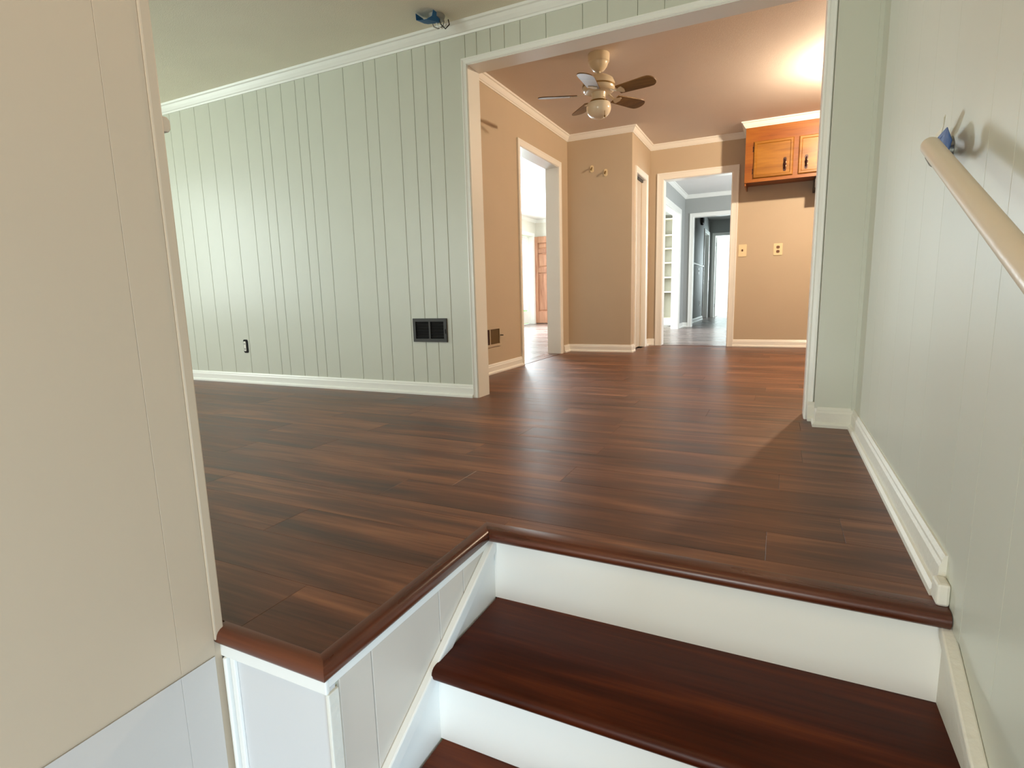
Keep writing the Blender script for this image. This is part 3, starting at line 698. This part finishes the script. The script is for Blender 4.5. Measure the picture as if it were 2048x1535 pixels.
def plate(name, x0, x1, z0, z1, label, cat):
    t = thing(name, ((x0+x1)/2, KY-0.001, z0), label, cat)
    v, f = prism(rrect((x0+x1)/2, (z0+z1)/2, x1-x0, z1-z0, 0.005, 3), 1, KY-0.007, KY-0.0005); obj('cover_plate', v, f, 'ivory', t, bevel=0.002)
    return t
p1 = plate('light_switch', -0.450, -0.361, 1.058, 1.197, 'ivory single switch plate beside the back doorway', 'switch')
v, f = prism([(KY-0.007, 1.118), (KY-0.022, 1.134), (KY-0.020, 1.142), (KY-0.007, 1.137)], 0, -0.413, -0.398); obj('toggle', v, f, 'slot', p1)
p2 = plate('power_outlet', -0.076, 0.017, 1.054, 1.188, 'ivory duplex outlet plate under the orange cabinet', 'outlet')
for z in (1.097, 1.145):
    v, f = prism(rrect(-0.030, z, 0.036, 0.032, 0.012, 4), 1, KY-0.0095, KY-0.007); rc = obj('socket', v, f, 'slot', p2)
    for q in (-0.007, 0.007): box('slot', (-0.030+q-0.0015, -0.030+q+0.0015, KY-0.0105, KY-0.0095, z-0.005, z+0.005), 'black_metal', rc)
# kitchen floor vent on the left wall
ky0, ky1, kz0, kz1 = 3.93, 4.385, 0.235, 0.41
kv = thing('kitchen_vent', (KX+0.001, (ky0+ky1)/2, kz0), 'tan framed vent with dark openings in the kitchen left wall', 'vent')
m = MB(); t = 0.022; a, b = KX+0.001, KX+0.010
m.box(a, b, ky0, ky1, kz0, kz0+t); m.box(a, b, ky0, ky1, kz1-t, kz1); m.box(a, b, ky0, ky0+t, kz0+t, kz1-t); m.box(a, b, ky1-t, ky1, kz0+t, kz1-t); m.build('frame', 'greige', kv)
km = 4.185; box('divider', (a, b-0.001, km-0.007, km+0.007, kz0+t, kz1-t), 'greige', kv)
box('opening', (a, a+0.002, ky0+t, km-0.007, kz0+t, kz1-t), 'duct_brown', kv); box('opening', (a, a+0.002, km+0.007, ky1-t, kz0+t, kz1-t), 'duct_olive', kv)
box('lever', (b, b+0.03, ky1-0.014, ky1-0.006, 0.325, 0.333), 'black_metal', kv)
# hooks on the closet block
for (x, z, lab) in ((-1.947, 2.052, 'small cream wall hook on closet block, upper left of the pair'), (-1.790, 1.995, 'small cream wall hook on closet block, lower right of the pair')):
    h = thing('wall_hook', (x, CY-0.001, z-0.03), lab, 'hook', 'hooks on the closet block')
    v, f = prism(rrect(x, z, 0.040, 0.075, 0.018, 5), 1, CY-0.008, CY-0.0005); obj('back_plate', v, f, 'ivory', h, bevel=0.002)
    v, f = tube([(x, CY-0.006, z+0.012), (x, CY-0.030, z-0.004), (x, CY-0.036, z-0.016), (x, CY-0.034, z-0.006)], [0.007, 0.007, 0.008, 0.006], 10); obj('peg', v, f, 'brass', h, smooth=True)
# ceiling fan
FX, FY = -1.297, 4.30
fan = thing('ceiling_fan', (FX, FY, 1.985), 'cream ceiling fan with brown blades and white glass globe', 'ceiling fan')
v, f = lathe([(0.018, 2.318), (0.040, 2.325), (0.062, 2.350), (0.070, 2.372), (0.072, 2.378), (0.079, 2.384), (0.081, 2.42), (0.081, KZ-0.001)], (FX, FY)); obj('canopy', v, f, 'fan_cream', fan, smooth=True)
v, f = tube([(FX, FY, 2.28), (FX, FY, 2.335)], 0.013, 14); obj('downrod', v, f, 'fan_cream', fan, smooth=True)
v, f = lathe([(0.050, 2.168), (0.098, 2.172), (0.115, 2.182), (0.120, 2.192), (0.122, 2.232), (0.118, 2.240), (0.108, 2.262), (0.080, 2.280), (0.030, 2.290)], (FX, FY), 36); mo = obj('motor_housing', v, f, 'fan_cream', fan, smooth=True)
v, f = lathe([(0.123, 2.208), (0.1235, 2.206), (0.1235, 2.216), (0.123, 2.214)], (FX, FY), 36); obj('band', v, f, 'brass', mo, smooth=True)
v, f = lathe([(0.046, 2.110), (0.052, 2.114), (0.052, 2.150), (0.056, 2.168)], (FX, FY)); obj('switch_housing', v, f, 'fan_cream', fan, smooth=True)
v, f = lathe([(0.062, 2.098), (0.070, 2.100), (0.066, 2.112), (0.040, 2.114)], (FX, FY)); obj('globe_fitter', v, f, 'brass', fan, smooth=True)
gp = [(0.004, 1.984)]+[(0.093*math.sin(math.radians(a))**0.9, 2.062-0.078*math.cos(math.radians(a))) for a in range(10, 116, 8)]+[(0.066, 2.102)]
v, f = lathe(gp, (FX, FY), 32); obj('globe', v, f, 'globe_glass', fan, smooth=True)
v, f = tube([(FX+0.045, FY-0.035, 2.125), (FX+0.062, FY-0.05, 2.118), (FX+0.062, FY-0.05, 1.99)], 0.0022, 6); pc = obj('pull_chain', v, f, 'brass', fan)
v, f = lathe([(0.001, 1.972), (0.006, 1.976), (0.006, 1.984), (0.002, 1.992)], (FX+0.062, FY-0.05), 10); obj('pull_knob', v, f, 'brass', pc, smooth=True)
for i in range(5):
    a = math.radians(-14+72*i); ca, sa = math.cos(a), math.sin(a)
    def W_(r, s, z): tw = math.radians(-13); return (FX+ca*r-sa*s*math.cos(tw), FY+sa*r+ca*s*math.cos(tw), z+s*math.sin(tw))
    out = []
    for k in range(7): t_ = k/6; out.append((0.165+0.22*t_, -(0.048+0.014*t_)))
    for k in range(1, 12): b_ = -math.pi/2+math.pi*k/12; out.append((0.405+0.055*math.cos(b_), 0.062*math.sin(b_)))
    for k in range(6, -1, -1): t_ = k/6; out.append((0.165+0.22*t_, 0.048+0.014*t_))
    n = len(out)
    v = [W_(r, s, 2.150) for r, s in out]+[W_(r, s, 2.157) for r, s in out]
    f = [tuple(range(n-1, -1, -1)), tuple(range(n, 2*n))]+[(j, (j+1) % n, (j+1) % n+n, j+n) for j in range(n)]
    bl = obj('blade', v, f, 'blade_wood', fan)
    arm = [(0.10, -0.012), (0.15, -0.010), (0.19, -0.034), (0.205, -0.034), (0.215, 0), (0.205, 0.034), (0.19, 0.034), (0.15, 0.010), (0.10, 0.012)]; n = len(arm)
    v = [W_(r, s, 2.146+max(0, 0.16-r)*0.4) for r, s in arm]+[W_(r, s, 2.150+max(0, 0.16-r)*0.4) for r, s in arm]
    f = [tuple(range(n-1, -1, -1)), tuple(range(n, 2*n))]+[(j, (j+1) % n, (j+1) % n+n, j+n) for j in range(n)]
    obj('blade_arm', v, f, 'fan_cream', bl)
# ceiling lamp behind the jamb: the warm light of the kitchen
LX, LYY = 0.60, 5.32
lamp = thing('ceiling_lamp', (LX, LYY, 2.32), 'warm bulb in a ceiling holder over the kitchen beside the wide opening', 'lamp')
v, f = lathe([(0.022, 2.392), (0.034, 2.398), (0.040, 2.412), (0.056, 2.424), (0.060, KZ-0.001)], (LX, LYY)); obj('base', v, f, 'ivory', lamp, smooth=True)
v, f = lathe([(0.003, 2.328)]+[(0.024*math.sin(math.radians(a)), 2.352-0.024*math.cos(math.radians(a))) for a in range(20, 141, 20)]+[(0.014, 2.395)], (LX, LYY), 20); obj('bulb', v, f, 'lamp_glow', lamp, smooth=True)
pl = bpy.data.lights.new('lamp_light', 'POINT'); pl.energy = 395; pl.color = (1.0, 0.77, 0.54); pl.shadow_soft_size = 0.035
po = bpy.data.objects.new('lamp_light', pl); COL.objects.link(po); po.location = (LX, LYY, 2.347)

# unseen lamp added behind the viewer, warms the stairwell wall
el = thing('entry_fill_lamp', (-0.45, -0.05, 2.18), 'unseen round lamp added behind the viewer for warm light', 'lamp')
v, f = lathe([(0.09, DZ-0.03), (0.12, DZ-0.02), (0.13, DZ-0.001)], (-0.45, -0.05)); obj('base', v, f, 'brass', el, smooth=True)
v, f = lathe([(0.01, DZ-0.12)]+[(0.11*math.sin(math.radians(a)), DZ-0.03-0.09*math.cos(math.radians(a))) for a in range(15, 91, 15)], (-0.45, -0.05)); obj('shade', v, f, 'lamp_glow', el, smooth=True)
pl = bpy.data.lights.new('entry_fill_light', 'POINT'); pl.energy = 8; pl.color = (1.0, 0.52, 0.20); pl.shadow_soft_size = 0.08
po = bpy.data.objects.new('entry_fill_light', pl); COL.objects.link(po); po.location = (-0.45, -0.05, DZ-0.19)

# ------------------------------------------------------------------ things in the rooms beyond
# open six-panel front door
FDY = 12.30
fd = struct(MB().box(LXW+0.012, LXW+0.922, FDY+0.020, FDY+0.036, 0.012, 2.045).build('door_1', 'front_door_wood'), 'orange brown six panel wooden front door standing open')
x0 = LXW+0.012
def stile(a, b, c, d_): box('rail' if (b-a) > (d_-c) else 'stile', (x0+a, x0+b, FDY, FDY+0.020, c, d_), 'front_door_wood', fd, bevel=0.003)
stile(0, 0.075, 0.012, 2.045); stile(0.405, 0.505, 0.012, 2.045); stile(0.835, 0.91, 0.012, 2.045)
cols = ((0.075, 0.405), (0.505, 0.835)); rows = [(0.012, 0.285), (1.205, 1.325), (1.66, 1.755), (1.90, 2.045)]
for a, b in cols:
    for c, d_ in rows: stile(a, b, c, d_)
    for (c, d_) in ((0.285, 1.205), (1.325, 1.66), (1.755, 1.90)):
        v = [(x0+a+0.02, FDY+0.020, c+0.02), (x0+b-0.02, FDY+0.020, c+0.02), (x0+b-0.02, FDY+0.020, d_-0.02), (x0+a+0.02, FDY+0.020, d_-0.02),
             (x0+a+0.045, FDY+0.008, c+0.045), (x0+b-0.045, FDY+0.008, c+0.045), (x0+b-0.045, FDY+0.008, d_-0.045), (x0+a+0.045, FDY+0.008, d_-0.045)]
        obj('panel', v, [(3, 2, 1, 0), (4, 5, 6, 7), (0, 1, 5, 4), (1, 2, 6, 5), (2, 3, 7, 6), (3, 0, 4, 7)], 'front_door_wood', fd)
v, f = tube([(x0+0.86, FDY, 0.95), (x0+0.86, FDY-0.03, 0.95), (x0+0.86, FDY-0.035, 0.95), (x0+0.86, FDY-0.06, 0.95)], [0.014, 0.012, 0.028, 0.022], 14); obj('door_knob', v, f, 'brass', fd, smooth=True)
sd = MB(); xa, xb = LXW-0.13, LXW-0.10
sd.box(xa, xb, DL0+0.01, DL0+0.10, 0.02, 2.03); sd.box(xa, xb, DL1-0.10, DL1-0.01, 0.02, 2.03); sd.box(xa, xb, DL0+0.10, DL1-0.10, 0.02, 0.3); sd.box(xa, xb, DL0+0.10, DL1-0.10, 1.94, 2.03)
sd = struct(sd.build('door_3', 'white_trim'), 'white glazed storm door in the front doorway')
box('pane', (xa+0.012, xa+0.016, DL0+0.10, DL1-0.10, 0.3, 1.94), 'glass_pane', sd)
# bookshelf
BX0, BX1, BY0 = -3.1, -2.0, 12.12
bs = thing('bookshelf', ((BX0+BX1)/2, 12.27, 0), 'cream built in bookshelf with empty shelves beyond the opening', 'bookshelf')
box('back_panel', (BX0, BX1, LY-0.02, LY-0.002, 0.0, 2.3), 'shelf_back', bs)
for x in (BX0, -2.56, BX1-0.025): box('upright', (x, x+0.025, BY0, LY-0.02, 0.0, 2.3), 'shelf_edge', bs)
for z in (0.10, 0.66, 0.965, 1.27, 1.565, 1.84, 2.17):
    for a, b in ((BX0+0.025, -2.56), (-2.535, BX1-0.025)): box('shelf', (a, b, BY0+0.003, LY-0.02, z, z+0.028), 'shelf_edge', bs)
box('plinth', (BX0+0.025, BX1-0.025, BY0+0.006, BY0+0.03, 0, 0.10), 'white_trim', bs)
# chime box and thermostat on the hall wall
ch = thing('door_chime', (HX+0.001, 13.36, 2.15), 'small black box high on the dim hall wall', 'chime')
box('case', (HX+0.001, HX+0.06, 13.26, 13.46, 2.17, 2.33), 'black_metal', ch, bevel=0.008)
box('grille', (HX+0.004, HX+0.045, 13.29, 13.43, 2.145, 2.17), 'void', ch)
sw = thing('hall_switch', (HX+0.001, 13.16, 1.05), 'white switch plate on the dim hall wall', 'switch')
box('cover_plate', (HX+0.001, HX+0.007, 13.10, 13.22, 1.05, 1.19), 'white_trim', sw, bevel=0.002); box('toggle', (HX+0.007, HX+0.018, 13.15, 13.17, 1.11, 1.135), 'white_trim', sw)
ho = thing('hall_outlet', (HX+0.001, 13.5, 0.34), 'low outlet plate on the dim hall wall', 'outlet')
box('cover_plate', (HX+0.001, HX+0.007, 13.45, 13.55, 0.34, 0.46), 'white_trim', ho, bevel=0.002)
for z in (0.372, 0.412): box('socket', (HX+0.007, HX+0.009, 13.48, 13.52, z, z+0.024), 'slot', ho)
# white door standing open at the end of the hall
d5 = struct(box('door_5', (ED0-0.002, ED0+0.036, HE+0.13, HE+0.90, 0.01, 2.03), 'white_trim', bevel=0.003), 'white door standing open in the far room')
for z in (0.25, 1.8): box('hinge', (ED0+0.001, ED0+0.012, HE+0.118, HE+0.132, z, z+0.09), 'steel', d5)
